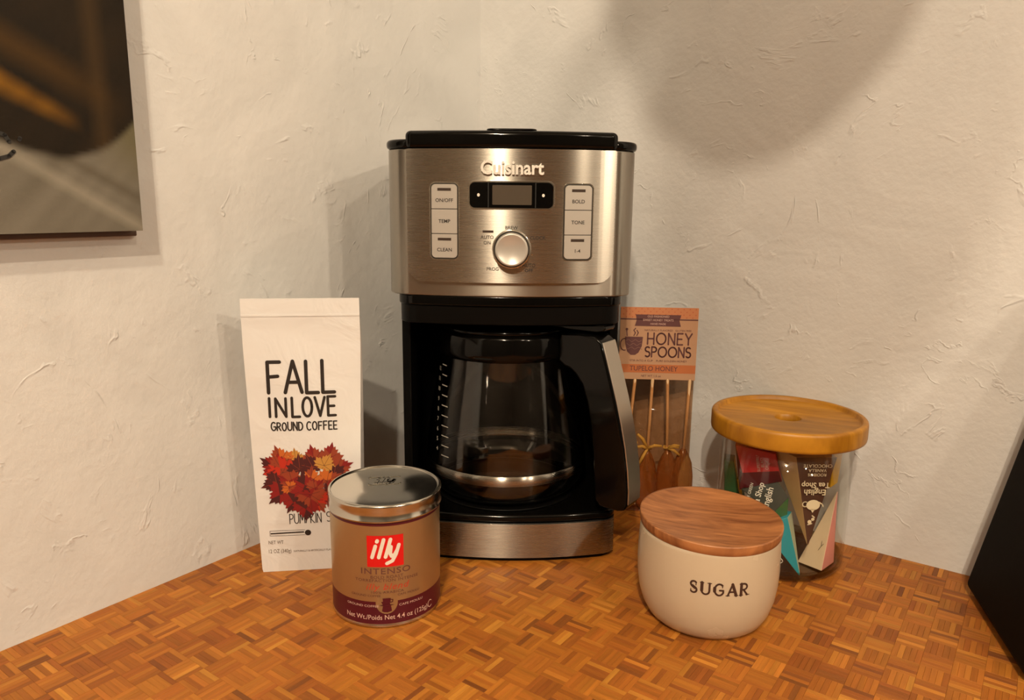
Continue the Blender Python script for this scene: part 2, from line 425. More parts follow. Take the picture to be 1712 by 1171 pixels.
me_s = bpy.data.meshes.new('slat'); me_s.from_pydata([tuple(v) for v in slat_geo(cell/2-g, sw/2-g, 0, Vector((1, 0, 0)), Vector((0, 1, 0)), Vector((0, 0, 0)))], [], SF); me_s.materials.append(SLAT_O)
for n in sorted(near):
    a, b, d, t, z = slats[n]
    o = link('slat', me_s, ct); o.location = ctl(frame_pt(a, b, z)); o.rotation_euler = (0, 0, math.atan2(uR.y, uR.x)+(0 if d == 0 else PI/2))
    o.color = (t[0], t[1], t[2], 1.0 if d else 0.0)
# rotated frame for grain: position rotated by -54.2 deg has uL along x ; slats with d == 1 run along uL
vs = []; fs = []; cols = []
for n, (a, b, d, t, z) in enumerate(slats):
    if n in near: continue
    base = len(vs); o = ctl(frame_pt(a, b)); ax, ay = (uR, uL) if d == 0 else (uL, uR)
    vs += slat_geo(cell/2-g, sw/2-g, z, ax, ay, o); fs += [tuple(q+base for q in f) for f in SF]
    cols += [(t[0], t[1], t[2], 1.0 if d else 0.0)]*12
fo = mesh('slat_field', vs, fs, SLAT_M, ct); fo['kind'] = 'stuff'
ca = fo.data.color_attributes.new('tone', 'FLOAT_COLOR', 'POINT')
ca.data.foreach_set('color', [c for q in cols for c in q]); fixn(fo)
bm = bmesh.new(); bm.from_mesh(me_s); bmesh.ops.recalc_face_normals(bm, faces=bm.faces); bm.to_mesh(me_s); bm.free()

# ------------------------------------------------------------------ painting on the left wall
nW = Vector((math.sin(TH), -math.cos(TH), 0))     # out of the left wall, into the room (= uR)
PB = .427   # distance from the corner to the painting's right edge
pz0, pz1, pb1 = .291, .86, PB+.62
pt = thing('painting', 'dark oil painting on canvas with grey cloth, hung at left', 'painting', tuple(frame_pt(0, (PB+pb1)/2, pz0)))
def pv(a, b, z): return frame_pt(a, b, z)-Vector(pt.location)
def pbox(name, a0, a1, b0, b1, z0, z1, mat, bev=.0008):
    vs = [pv(a, b, z) for z in (z0, z1) for a, b in ((a0, b0), (a1, b0), (a1, b1), (a0, b1))]
    o = fixn(mesh(name, vs, [(0, 1, 2, 3), (4, 5, 6, 7), (0, 1, 5, 4), (1, 2, 6, 5), (2, 3, 7, 6), (3, 0, 4, 7)], mat, pt))
    if bev: bevel(o, bev, 2)
    return o
pbox('stretcher', .001, .020, PB, pb1, pz0, pz1, simple('canvas_edge', (.05, .04, .025, 1), .6))
pbox('bottom_lip', .001, .006, PB-.003, pb1, pz0-.0045, pz0-.0002, simple('lip_wood', (.10, .055, .035, 1), .5))
pm = M('oil_paint'); pm.set(Roughness=.5); pm.b.inputs['Specular IOR Level'].default_value = .18
at = pm.new('ShaderNodeAttribute', attribute_name='paint'); pm.l(at.outputs['Color'], pm.b.inputs['Base Color'])
pn = pm.new('ShaderNodeTexNoise'); pn.inputs['Scale'].default_value = 260; ptc = pm.new('ShaderNodeTexCoord'); pm.l(ptc.outputs['Object'], pn.inputs['Vector'])
pbm = pm.new('ShaderNodeBump'); pbm.inputs['Strength'].default_value = .25; pbm.inputs['Distance'].default_value = .0006; pm.l(pn.outputs['Fac'], pbm.inputs['Height']); pm.l(pbm.outputs[0], pm.b.inputs['Normal'])
from mathutils import noise as mn
def mixc(a, b, t): t = max(0, min(1, t)); return tuple(a[i]+(b[i]-a[i])*t for i in range(3))
def paint(s, h):   # s: metres left of the right edge, h: metres above the bottom edge (drawn surface)
    n = mn.noise(Vector((s*14, h*14, 3)))*.5; st = mn.noise(Vector(((s*1.1+h)*60, (h-s*.8)*6, 1)))
    dark = (.006, .004, .0015); brown = (.024, .013, .004)
    col = mixc(dark, brown, .35+n+.25*st)
    # upright brown band near the right edge
    col = mixc(col, (.055, .03, .009), .6*max(0, 1-abs(s-.020-h*.03)/.010))
    # warm ochre streak falling to the right
    d = (h-.076)-(s-.045)*.48; e = max(0, 1-abs(d)/(.006+s*.06))*max(0, min(1, (s-.034)/.035))
    col = mixc(col, (.24, .105, .006), e*(.75+.5*st)); col = mixc(col, (.075, .036, .006), .6*max(0, 1-abs(d-.028)/.016)*min(1, s/.05))
    # bottom edge of the round dark pot; pale cloth below
    x = s-.047; edge = .053+x*x*(5.5 if x > 0 else 12)+.001*st
    t = (edge-h)/.006
    cloth = mixc((.10, .088, .065), (.21, .19, .155), .45+.35*st+n*.8+s*3-.2)
    fold = max(0, 1-abs(h-.027-(s-.007)*.55)/.007)
    cloth = mixc(cloth, (.085, .072, .05), fold*.7)
    cloth = mixc(cloth, (.30, .275, .22), .55*max(0, 1-abs(h-.025-(s-.038)*.6)/.008))
    cloth = mixc(cloth, (.12, .105, .06), max(0, 1-s/.03)*max(0, (h-.03)/.03))
    return mixc(col, cloth, t)
nb, nzg = 190, 180; vs = []; cols = []
for j in range(nzg+1):
    for i in range(nb+1):
        s = (pb1-PB)*(i/nb)**1.6; h = (pz1-pz0)*(j/nzg)**1.4
        vs.append(pv(.0204, PB+s, pz0+h)); cols += [*paint(s, h), 1]
fs = [(j*(nb+1)+i, j*(nb+1)+i+1, (j+1)*(nb+1)+i+1, (j+1)*(nb+1)+i) for j in range(nzg) for i in range(nb)]
po = mesh('canvas', vs, fs, pm.m, pt, True)
po.data.color_attributes.new('paint', 'FLOAT_COLOR', 'POINT').data.foreach_set('color', cols)
sig = strokes2d([[(.108, .062), (.101, .066), (.095, .064), (.093, .060)], [(.106, .052), (.100, .049), (.094, .051), (.091, .054)], [(.0865, .0625), (.0868, .0618)]], .0026)
lay('signature', sig, lambda s, h: pv(.0208, PB+s-.011, pz0+h-.002), simple('black_paint', (.01, .008, .006, 1), .5), pt)

# ------------------------------------------------------------------ coffee maker
MX, MY = -.002, .6137
cm = thing('coffee_maker', 'large stainless steel and black drip coffee maker in the corner', 'coffee maker', (MX, MY, 0))
AR = .33
yf = lambda x: x*x/(2*AR)
def plan(hw, y0, y1, rf, rb, n=10, bow=True):
    """closed outline: bowed front, rounded corners"""
    f = (lambda x: y0+yf(x)) if bow else (lambda x: y0)
    pts = [(hw*(-1+2*k/24)*(hw-rf)/hw, 0) for k in range(25)]; pts = [(x, f(x)) for x, _ in pts]
    xe = hw-rf; ye = f(xe)
    for k in range(1, n+1): t = R_(-90+90*k/n); pts.append((xe+rf*math.cos(t), ye+rf+rf*math.sin(t)))
    for k in range(n+1): t = R_(90*k/n); pts.append((hw-rb+rb*math.cos(t), y1-rb+rb*math.sin(t)))
    for k in range(n+1): t = R_(90+90*k/n); pts.append((-hw+rb+rb*math.cos(t), y1-rb+rb*math.sin(t)))
    for k in range(n): t = R_(180+90*k/n); pts.append((-xe+rf*math.cos(t), ye+rf+rf*math.sin(t)))
    return pts
D = .185
prism('foot', plan(.0925, .004, D, .014, .02), 0, .0045, BLACKM, cm, .001)
prism('base', plan(.0965, .0012, D, .016, .02), .0042, .0372, BLACKM, cm, .0008)
bt = slab('base_trim', -.0955, .0955, .0050, .0366, .001, lambda x: yf(x)-.0006+(0 if abs(x) < .085 else (abs(x)-.085)**2*45), .002, STEEL, cm, .0003, nx=40)
bt['label'] = 'brushed steel strip across the front of the base'
prism('base_top', plan(.0965, .0005, D, .016, .02), .0372, .0448, BLACK, cm, .003, 4)
wp = lathe('warming_plate', [(0, .0448), (.066, .0448), (.068, .0455), (.068, .0462), (.066, .0466), (.060, .0464), (0, .0464)], BLACKM, cm); wp.location = (-.003, .0763, 0)
# tower: u-shaped, open to the front
hw = .0965
up = [(-hw, .045)]
for k in range(11): t = R_(180-90*k/10); up.append((-hw+.02+.02*math.cos(t), D-.02+.02*math.sin(t)))
for k in range(11): t = R_(90-90*k/10); up.append((hw-.02+.02*math.cos(t), D-.02+.02*math.sin(t)))
up += [(hw, .045), (.0885, .041)]
ir = .0845
for k in range(25): t = R_(-12+204*k/24); up.append((-.0005+ir*1.03*math.cos(t), .078+ir*.98*math.sin(t)))
up += [(-.0885, .041)]
prism('tower', up, .0448, .2140, BLACKM, cm, .0012)
prism('brew_head', plan(.0945, .0035, D, .02, .02), .2130, .2290, BLACKM, cm, .001)
prism('lower_collar', plan(.0955, .0012, D, .018, .02), .2288, .2375, BLACK, cm, .0015)
prism('housing', plan(.1030, 0, D+.004, .024, .022), .2373, .3560, STEEL2, cm, .0012)['label'] = 'brushed steel wrap of the upper body'
prism('top_rim', plan(.1045, -.0006, D+.005, .024, .022), .3560, .3636, BLACK, cm, .003, 4)
# raised face plate
pf = slab('front_panel', -.0850, .0850, .2492, .3558, .013, lambda x: yf(x)-.0036, .005, STEEL, cm, .0011, nx=50, r_top=.0015, seg=3)
pf['label'] = 'raised brushed steel control panel with rounded lower corners'
face = lambda e: (lambda x, z: (x, yf(x)-.0036-e, z))
# groove line round the panel
# lid
lp = plan(.0858, -.0042, .150, .006, .02)
lid = prism('lid', lp, .3557, .3700, BLACK, cm, .0042, 5)
tabp = [(x, y) for x, y in rrect(-.020, .020, -.0005, .020, .006)]
prism('lid_tab', tabp, .3698, .3716, BLACK, lid, .0008)
# badge
lay('badge_lettering', shift(text2d('Cuisinart', .0150, .00032, .91), .0005, .3407), face(.0010), LOGOM, cm, .0020, 'raised chrome maker name on the panel')
# buttons
BF = simple('button_well', (.03, .025, .02, 1), .4)
def button(x0, x1, z0, z1, r, rt, label, led, lz):
    b = slab('button', x0, x1, z0, z1, r, lambda x: yf(x)-.0036-.0011, .0016, SILVERP, cm, .00035, nx=6, r_top=rt)
    f2 = lambda x, z: (x, yf(x)-.0036-.00122, z)
    lay('button_lettering', shift(text2d(label, .0040, .00006, 1.0), (x0+x1)/2, lz), f2, DARKINK, b)
    if led: lay('indicator', gridpoly((x0+x1)/2-.0055, (x0+x1)/2+.0055, z1-.0052, z1-.0030, 4), f2, LEDM, b)
for (x0, x1, names) in ((-.0643, -.0434, ('ON/OFF', 'TEMP', 'CLEAN')), (.0434, .0652, ('BOLD', 'TONE', '1-4'))):
    slab('button_frame', x0-.0009, x1+.0009, .2682, .3290, .0040, lambda x: yf(x)-.0036-.0003, .001, BF, cm, .0002, nx=8)
    slab('button_bezel', x0-.0017, x1+.0017, .2674, .3298, .0046, lambda x: yf(x)-.0036-.00012, .001, CHROME, cm, .0002, nx=8)
    zz = (.3283, .3085, .2887, .2690)
    for k in range(3):
        button(x0, x1, zz[k+1]+.0003, zz[k]-.0003, .0032 if k == 2 else .0003, .0032 if k == 0 else .0003, names[k], k != 1, (zz[k]+zz[k+1])/2+(0 if k == 1 else -.0032))
# display
slab('display_bezel', -.0345, .0350, .3085, .3310, .0052, lambda x: yf(x)-.0036-.0004, .001, CHROME, cm, .0003, nx=12)
dp = slab('display', -.0333, .0338, .3097, .3298, .0042, lambda x: yf(x)-.0036-.0010, .0016, BLACK, cm, .0004, nx=12)
slab('screen', -.0150, .0165, .3122, .3276, .0006, lambda x: yf(x)-.0036-.0012, .0006, SCREEN, dp, .0001, nx=6)
fd = lambda x, z: (x, yf(x)-.0036-.00115, z)
for x0 in (-.0182, .0196): lay('seam', gridpoly(x0-.0004, x0+.0004, .3100, .3295, 1), fd, simple('seam_black', (.001, .001, .001, 1), .6), dp)
for x0 in (-.0261, .0258): lay('button_mark', disc2d(x0, .3198, .0011, .0013), fd, WHITEP, dp)
# dial
dl = bpy.data.objects.new('dial', None); COL.objects.link(dl); dl.parent = cm; dl.location = (.0008, -.0038, .2770); dl.rotation_euler = (R_(90), 0, 0)
lathe('dial_ring', [(.0158, -.001), (.0158, .0009), (.0152, .0012), (.0146, .0010), (.0144, -.001)], CHROME, dl, 64)
lathe('dial_gap', [(0, .0003), (.0146, .0003)], BF, dl, 48)
lathe('knob', [(.0132, -.001), (.0132, .0105), (.0127, .0114), (.0116, .0116), (.0112, .0112), (0, .0112)], SILVERP, dl, 64)
fl = face(.00012)
lay('dial_lettering', merge2d(shift(text2d('BREW', .0038, .00005), .0005, .2940), shift(text2d('CLOCK', .0038, .00005), .0218, .2860, ),
    shift(text2d('AUTO', .0038, .00005), -.0190, .2862), shift(text2d('ON', .0038, .00005), -.0190, .2818),
    shift(text2d('PROG', .0038, .00005), -.0145, .2606), shift(text2d('AUTO', .0038, .00005), .0150, .2638), shift(text2d('OFF', .0038, .00005), .0150, .2596)), fl, DARKINK, cm)
lay('dial_indicator', gridpoly(-.0228, -.0140, .2900, .2918, 3), fl, LEDM, cm)

# ------------------------------------------------------------------ carafe on the warming plate
CX, CY, CZ = -.005, .690, .0466
ca_ = thing('carafe', 'empty glass coffee carafe with black and steel handle on the warming plate', 'carafe', (CX, CY, CZ))
def cr_at(z):   # outer radius of the glass at world height z
    P = [(.0466, .058), (.0500, .066), (.058, .0722), (.068, .0750), (.078, .0756), (.090, .0748), (.110, .0728), (.130, .0700), (.150, .0668), (.165, .0642), (.182, .0622), (.196, .0615)]
    for (z0, r0_), (z1, r1_) in zip(P, P[1:]):
        if z <= z1: t = (z-z0)/(z1-z0); return r0_+(r1_-r0_)*max(0, t)
    return P[-1][1]
outer = [(0, .0004)]+[(.050, .0004)]+[(cr_at(.0466+z), z+.0004) for z in [0, .0015, .0034, .007, .0114, .016, .0214, .026, .0314, .037, .0434, .052, .0634, .073, .0834, .094, .1034, .112, .1184, .13, .1354, .142]]
inner = [(r-.0022 if r > .01 else 0, z if z > .01 else max(z, .0035)) for r, z in reversed(outer)]
lathe('glass_body', outer+inner, CGLASS, ca_, 96)
def crel(z): return z-CZ
bd = lathe('band', [(cr_at(.0712)+.0002, crel(.0708)), (cr_at(.0712)+.0011, crel(.0710)), (cr_at(.08)+.0011, crel(.0800)), (cr_at(.08)+.0002, crel(.0802))], STEEL, ca_, 96)
bd['label'] = 'thin steel band round the glass'
lathe('collar', [(.0628, crel(.178)), (.0648, crel(.1785)), (.0655, crel(.184)), (.0645, crel(.198)), (.0630, crel(.2015)), (.0620, crel(.2015)), (.0620, crel(.178))], BLACK, ca_, 80)
lathe('carafe_lid', [(.0, crel(.198)), (.0612, crel(.198)), (.0618, crel(.2018)), (.0625, crel(.2025)), (.0620, crel(.2052)), (.056, crel(.2066)), (.030, crel(.2075)), (.012, crel(.2075)), (.010, crel(.206)), (0, crel(.206))], BLACK, ca_, 80)
# handle lies in a vertical plane turned 36 degrees toward the front right
HA = R_(-35)
hx = Vector((math.cos(HA), math.sin(HA), 0)); hn = Vector((-math.sin(HA), math.cos(HA), 0))
def hp(r, s, z): return hx*r+hn*s+Vector((0, 0, z-CZ))
outl = [(.100, .2035), (.1065, .1985), (.1105, .186), (.1155, .170), (.1215, .150), (.1268, .130), (.1313, .110), (.1345, .090), (.1362, .072), (.1362, .060), (.1335, .0540), (.127, .0525),
        (.110, .0530), (.1045, .0580), (.1030, .075), (.1015, .100), (.0985, .125), (.0940, .145), (.0885, .160), (.082, .1680), (.076, .1725), (.071, .1735), (.0640, .1780), (.0640, .1980), (.066, .2030), (.085, .2045)]
def loft_plate(name, pts, s0, s1, mat, parent, bev):
    n = len(pts); vs = [hp(r, s0, z) for r, z in pts]+[hp(r, s1, z) for r, z in pts]
    fs = [tuple(range(n)), tuple(range(n, 2*n))[::-1]]+[(i, (i+1) % n, n+(i+1) % n, n+i) for i in range(n)]
    return bevel(fixn(mesh(name, vs, fs, mat, parent)), bev, 3, 50)
hd = loft_plate('handle', outl, -.0125, .0125, BLACK, ca_, .0025)
oc = outl[1:10]
oc2 = [(r+.0008, z) for r, z in oc]; oc3 = [(r-.0015, z) for r, z in oc]
st = loft_plate('handle_inlay', oc2+oc3[::-1], -.0105, .0118, steel('handle_steel', (.62, .58, .52, 1), .33, 0), hd, .0004); st['label'] = 'curved brushed steel strip on the back of the handle'
lev = [(.050, .2060), (.100, .2062), (.1065, .2078), (.1085, .2105), (.1060, .2130), (.098, .2125), (.070, .2098), (.050, .2090)]
loft_plate('lid_lever', lev, -.009, .009, BLACK, hd, .0012)
# measuring marks printed on the glass, left side
def cg(u, z, e=.0003):   # u: angle (deg) from the front, negative = left
    r = cr_at(z)+e; a = R_(-90+u); return Vector((r*math.cos(a), r*math.sin(a), z-CZ))
mk = []
for k in range(10):
    z = .090+k*.0088
    mk.append(gridpoly(-66, -58, z, z+.0009, 3)); mk.append(shift(text2d(str(14-(9-k)) if k > 5 else str(2+k), .0042, .0001), -70.5, z+.0004)) if False else None
mk = [q for q in mk if q]
num = []
for k in range(9):
    t = text2d(str(4+k), .0050, .0001); num.append(([(x*900-71.5, y+.0945+k*.0088) for x, y in t[0]], t[1]))
lay('measuring_marks', merge2d(*mk, *num), lambda u, z: cg(math.degrees(math.asin(max(-1, -.0575/cr_at(z))))+(u+66), z), simple('mark_grey', (.35, .33, .29, 1), .5), ca_)

# ------------------------------------------------------------------ coffee bag
BAGM = M('bag_paper'); BAGM.set(Base_Color=(.70, .69, .685, 1), Roughness=.50)
_tc = BAGM.new('ShaderNodeTexCoord'); _n = BAGM.new('ShaderNodeTexNoise'); _n.inputs['Scale'].default_value = 26; _n.inputs['Detail'].default_value = 3; _n.inputs['Distortion'].default_value = 1.3
BAGM.l(_tc.outputs['Object'], _n.inputs['Vector']); _b = BAGM.new('ShaderNodeBump'); _b.inputs['Strength'].default_value = .8; _b.inputs['Distance'].default_value = .002
BAGM.l(_n.outputs['Fac'], _b.inputs['Height']); BAGM.l(_b.outputs[0], BAGM.b.inputs['Normal'])
BAG = BAGM.m
bg = thing('coffee_bag', 'white ground coffee bag printed with red autumn leaves', 'coffee bag', (-.1712, .5985, 0), R_(8.0))
BH = .2365; ZS = .2215
def bw(z): return .0415+.0052*min(1, z/.20) if z < .2 else .0467
def bd_(z):      # depth of the bag
    if z >= ZS: return .0016
    t = z/ZS; return .052*(1-t**2.6)+.0016
def bfront(x, z):
    u = max(0, 1-(x/bw(z))**2); v = max(0, math.sin(PI*min(1, max(0, z)/ZS)))
    return -.0022*u*v+.0012*math.sin(z*70+x*30)*max(0, (z-.15)/.09)*(1 if z < ZS else .4)*u - (.0006 if z >= ZS else 0)
NX = 18; rows = []
zs = [0, .003, .008]+[.008+(ZS-.008)*k/28 for k in range(1, 29)]+[ZS+.0002, ZS+.004, ZS+.010, BH]
vs = []; fs = []
for z in zs:
    w = bw(z)*(0.985 if z == 0 else 1); d = bd_(z); row = []
    for k in range(NX+1): x = -w+2*w*k/NX; row.append((x, bfront(x, z), z))
    nS = 6
    for k in range(1, nS): t = k/nS; pin = .012*math.sin(PI*t)*min(1, max(0, z-.02)/.16)*(1 if z < ZS else 0); row.append((w-pin*.8, d*t, z))
    for k in range(NX+1): x = w-2*w*k/NX; row.append((x, d+(.002*max(0, math.sin(PI*min(1, z/ZS)))*(1-(x/w)**2)), z))
    for k in range(1, nS): t = 1-k/nS; pin = .012*math.sin(PI*t)*min(1, max(0, z-.02)/.16)*(1 if z < ZS else 0); row.append((-w+pin*.8, d*t, z))
    rows.append(len(vs)); vs += row
L = len(row)
for a, b in zip(rows, rows[1:]):
    for k in range(L): fs.append((a+k, a+(k+1) % L, b+(k+1) % L, b+k))
fs.append(tuple(range(L))[::-1]); fs.append(tuple(rows[-1]+k for k in range(L)))
bb = fixn(mesh('bag_body', vs, fs, BAG, bg, True)); sharp(bb, 35)
slab('seal_strip', -.0467, .0467, ZS+.0006, ZS+.0022, 0, lambda x: bfront(x, ZS+.005)-.0005, .0004, BAG, bg, 0)
bf = lambda e: (lambda x, z: (x, bfront(x, z)-.00025-e, z))
INK = simple('black_ink', (.018, .013, .011, 1), .5)
# hand-lettered words (x from the bag's middle)
lay('hand_lettering', merge2d(
    letters('FALL', -.0282, .1590, .0245, .0258, .0029, .20, .025),
    letters('IN', -.0285, .1388, -.0150, .0158, .0022, .34, .02), letters('LOVE', -.0100, .1388, .0248, .0162, .0022, .22, .03, owide=.8),
    letters('GROUND', -.0275, .1268, -.0022, .0068, .0011, .26, .03, owide=.8), letters('COFFEE', .0012, .1268, .0255, .0070, .0011, .28, .03, owide=.85)), bf(.0001), INK, bg, 0, 'hand-drawn black words FALL IN LOVE GROUND COFFEE')
lay('flavour_lettering', merge2d(letters('PUMPKIN', -.0165, .0440, .0095, .0086, .0007, .18, .03), letters('SPICE', .0142, .0445, .0340, .0086, .0007, .2, .03)), bf(.0001), INK, bg)
mbar = merge2d(gridpoly(-.0335, -.0045, .0330, .0333, 6), strokes2d([[(-.0330, .0352), (-.0052, .0358)]], .0012, False), disc2d(-.0020, .0350, .0026), strokes2d([[(-.0335, .0377), (-.0045, .0377)], [(-.0335, .033), (-.0335, .0377)]], .0003, False))
lay('roast_scale', mbar, bf(.0001), INK, bg)
lay('small_print', merge2d(shift(text2d('NET WT', .0046, 0, .72), -.0290, .0270), shift(text2d('12 OZ (340g)', .0050, 0, .70), -.0262, .0188), shift(text2d('NATURALLY & ARTIFICIALLY FLAVORED', .0026, 0, .8), .0040, .0182)), bf(.0001), GREYINK, bg)
# heart of maple leaves
LEAF = [(0, -.12), (.10, -.30), (.34, -.34), (.30, -.22), (.62, -.28), (.56, -.12), (.80, .02), (.66, .10), (.78, .34), (.58, .30), (.52, .44), (.34, .30), (.40, .62), (.26, .58), (.22, .78), (.12, .70), (0, 1.02)]
def leaf2d(cx, cz, s, ang):
    pts = LEAF+[(-x, y) for x, y in LEAF[-2:0:-1]]
    c, q = math.cos(ang), math.sin(ang)
    P = [(cx+s*(x*c-y*q), cz+s*(x*q+y*c)) for x, y in pts]; n = len(P)
    return P+[(cx+s*(.25*-q), cz+s*(.25*c))], [(i, (i+1) % n, n) for i in range(n)]
LC = [simple('leaf_ink_'+n, (c[0]*.8, c[1]*.8, c[2], 1), .5) for n, c in (('scarlet', (.56, .030, .010, 1)), ('crimson', (.28, .012, .010, 1)), ('orange', (.62, .15, .02, 1)), ('maroon', (.075, .012, .012, 1)), ('amber', (.62, .30, .05, 1)), ('rust', (.34, .055, .018, 1)))]
lv = [(.0205, .0975, .0150, -35, 4), (-.0085, .1045, .0110, 5, 4), (-.0215, .104, .0150, 20, 2), (.022, .1045, .0150, -12, 5), (.0085, .1035, .0150, 12, 5), (.0285, .095, .0150, -70, 5), (-.0275, .0985, .0150, 55, 1), (-.0205, .0935, .0195, 25, 0), (-.027, .085, .0140, 110, 3), (-.0050, .096, .0145, 4, 3), (.0070, .097, .0140, 25, 3),
      (.017, .0985, .0125, -30, 4), (.0255, .0880, .0160, -110, 3), (.019, .0840, .0150, -60, 2), (-.021, .0765, .0165, 130, 1), (-.0125, .0845, .0145, 60, 5), (.0190, .0760, .0165, -130, 1), (.0045, .0855, .0140, -5, 2), (-.0105, .0700, .0150, 150, 1), (.0080, .0690, .0150, -150, 0), (-.0005, .0780, .0175, 10, 1), (-.001, .0640, .0150, 178, 1), (.008, .0780, .0120, -40, 5), (-.015, .0800, .0090, 40, 2), (.0030, .0735, .0145, -175, 5)]
vs = []; fs = []; fm = []
for n, (x, z, s, a, c) in enumerate(lv):
    x *= .90; x -= .0015; v, f = leaf2d(x, z-.0035, s*.98, R_(a)); b0 = len(vs); e = .00006+n*.00003
    vs += [bf(e)(*p) for p in v]; fs += [tuple(i+b0 for i in q) for q in f]; fm += [c if (k//5) % 3 else (c if c in (3, 4) else [5, 3, 5, 3, 5, 1][c]) for k in range(len(f))]
    rb = []
    for aa, ll in ((0, .9), (48, .7), (-48, .7), (100, .6), (-100, .6)):
        t = R_(a+aa); rb.append([(x, z-.0035), (x-math.sin(t)*s*ll, z-.0035+math.cos(t)*s*ll)])
    v, f = strokes2d(rb, .00028, False); b0 = len(vs); vs += [bf(e+.000015)(*p) for p in v]; fs += [tuple(i+b0 for i in q) for q in f]; fm += [3 if c != 3 else 5]*len(f)
mesh('leaf_print', vs, fs, LC, bg, fmats=fm)['label'] = 'printed heart of red and orange maple leaves'

# ------------------------------------------------------------------ coffee tin
GOLD = simple('gold_tinplate', (.50, .365, .20, 1), .34, .85, rv=.05)
BURG = simple('burgundy_lacquer', (.085, .006, .014, 1), .35, .2)
TIN = simple('tin_lid_metal', (.60, .57, .51, 1), .17, 1, rv=.02)
RED = simple('red_lacquer', (.62, .006, .006, 1), .4)
tn = thing('coffee_tin', 'round gold coffee tin with silver lid and burgundy foot band', 'tin', (-.0982, .5512, 0), R_(10))
TR = .0424
lathe('tin_body', [(0, .0012), (.0412, .0012), (.0418, 0), (.0427, .0004), (.0429, .0016), (.0426, .0026), (TR, .0032), (TR, .0215), (TR, .0815), (TR, .0865), (.0418, .0868), (0, .0868)], None, tn, 96,
      fm=[2, 2, 2, 2, 2, 2, 1, 0, 1, 1, 1], mats=[GOLD, BURG, TIN])
td = lathe('tin_lid', [(.0428, .0842), (.0436, .0842), (.0440, .0848), (.0440, .0858), (.0435, .0864), (.0434, .0925), (.0438, .0955), (.0437, .0968), (.0428, .0977), (.0418, .0976), (.0412, .0966), (.0405, .0962), (.0200, .0966), (0, .0967)], TIN, tn, 96)
td['label'] = 'shiny silver lid with an embossed name'
top = lambda x, y: (x, y, .0968)
lay('embossing', merge2d(strokes2d([[(p[0], p[1]) for p in rrect(-.0125, .0125, .002, .018, .002)+[(.0125, .016)]]], .0006), ), top, TIN, td, .0006)
def illy(cx, cz, s, w=.15):
    st = [[(-.42, -.28), (-.30, .12)], [(-.25, .27), (-.235, .31)], [(-.20, -.28), (-.03, .34)], [(.02, -.27), (.19, .34)], [(.20, .08), (.17, -.15), (.22, -.26), (.32, -.20), (.42, -.02)], [(.46, .12), (.36, -.20), (.24, -.42), (.06, -.50)]]
    return strokes2d([[(cx+x*s, cz+y*s) for x, y in l] for l in st], w*s)
lay('embossed_name', illy(0, .010, .017), top, TIN, td, .0007)
def cyl(e): return lambda x, z: ((TR+e)*math.sin(x/TR), -(TR+e)*math.cos(x/TR), z)
lay('label_square', gridpoly(-.0142, .0128, .0495, .0742, 16), cyl(.00012), RED, tn)
lay('label_name', illy(-.0010, .0635, .0225, .12), cyl(.00025), WHITEP, tn)
BRN = simple('brown_ink', (.13, .045, .035, 1), .5); RDI = simple('red_ink', (.5, .05, .02, 1), .5); PNK = simple('pale_ink', (.62, .40, .33, 1), .5)
lay('label_lettering', merge2d(shift(text2d('INTENSO', .0066, .00004, 1.28, 1.1), -.0008, .0458), shift(text2d('BOLD ROAST', .0034, 0, 1.15, 1.05), 0, .0412), shift(text2d('TORREFACTION INTENSE', .0031, 0, 1.25, 1.1), 0, .0385),
    shift(text2d('100% ARABICA', .0027, 0, 1.3, 1.1), 0, .0290), shift(text2d('GROUND COFFEE', .0024, 0, 1.2), -.0165, .0262), shift(text2d('CAFE MOULU', .0024, 0, 1.2), .0165, .0262)), cyl(.0002), BRN, tn)
lay('blend_lettering', shift(text2d('illy blend', .0072, 0, 1.1, 1.1, .3), -.0002, .0334), cyl(.0002), RDI, tn)
lay('emblem', disc2d(-.0005, .0208, .0082, .0092, 36), cyl(.00015), GOLD, tn)
cup = merge2d(poly([(-.0035, .0243), (.0025, .0243), (.0022, .0212), (.0012, .0192), (-.0022, .0192), (-.0032, .0212)]), strokes2d([[(.0024, .0232), (.0041, .0229), (.0038, .0212), (.0022, .0208)]], .0006), poly([(-.0062, .0186), (-.001, .0176), (.0052, .0186), (.003, .0190), (-.004, .0190)]))
lay('cup_emblem', cup, cyl(.0003), BURG, tn)
lay('band_lettering', merge2d(shift(text2d('Net Wt./Poids Net 4.4 oz (125g)', .0054, .00003, .93), 0, .0086), shift(text2d('GROUND COFFEE', .0026, 0, 1.25), -.0195, .0178), shift(text2d('CAFE MOULU', .0026, 0, 1.25), .0185, .0178)), cyl(.0002), PNK, tn)
lay('estimated_sign', strokes2d([arc(.0365, .0092, .0024, .0028, 40, 320, 12)], .0006), cyl(.0002), PNK, tn)

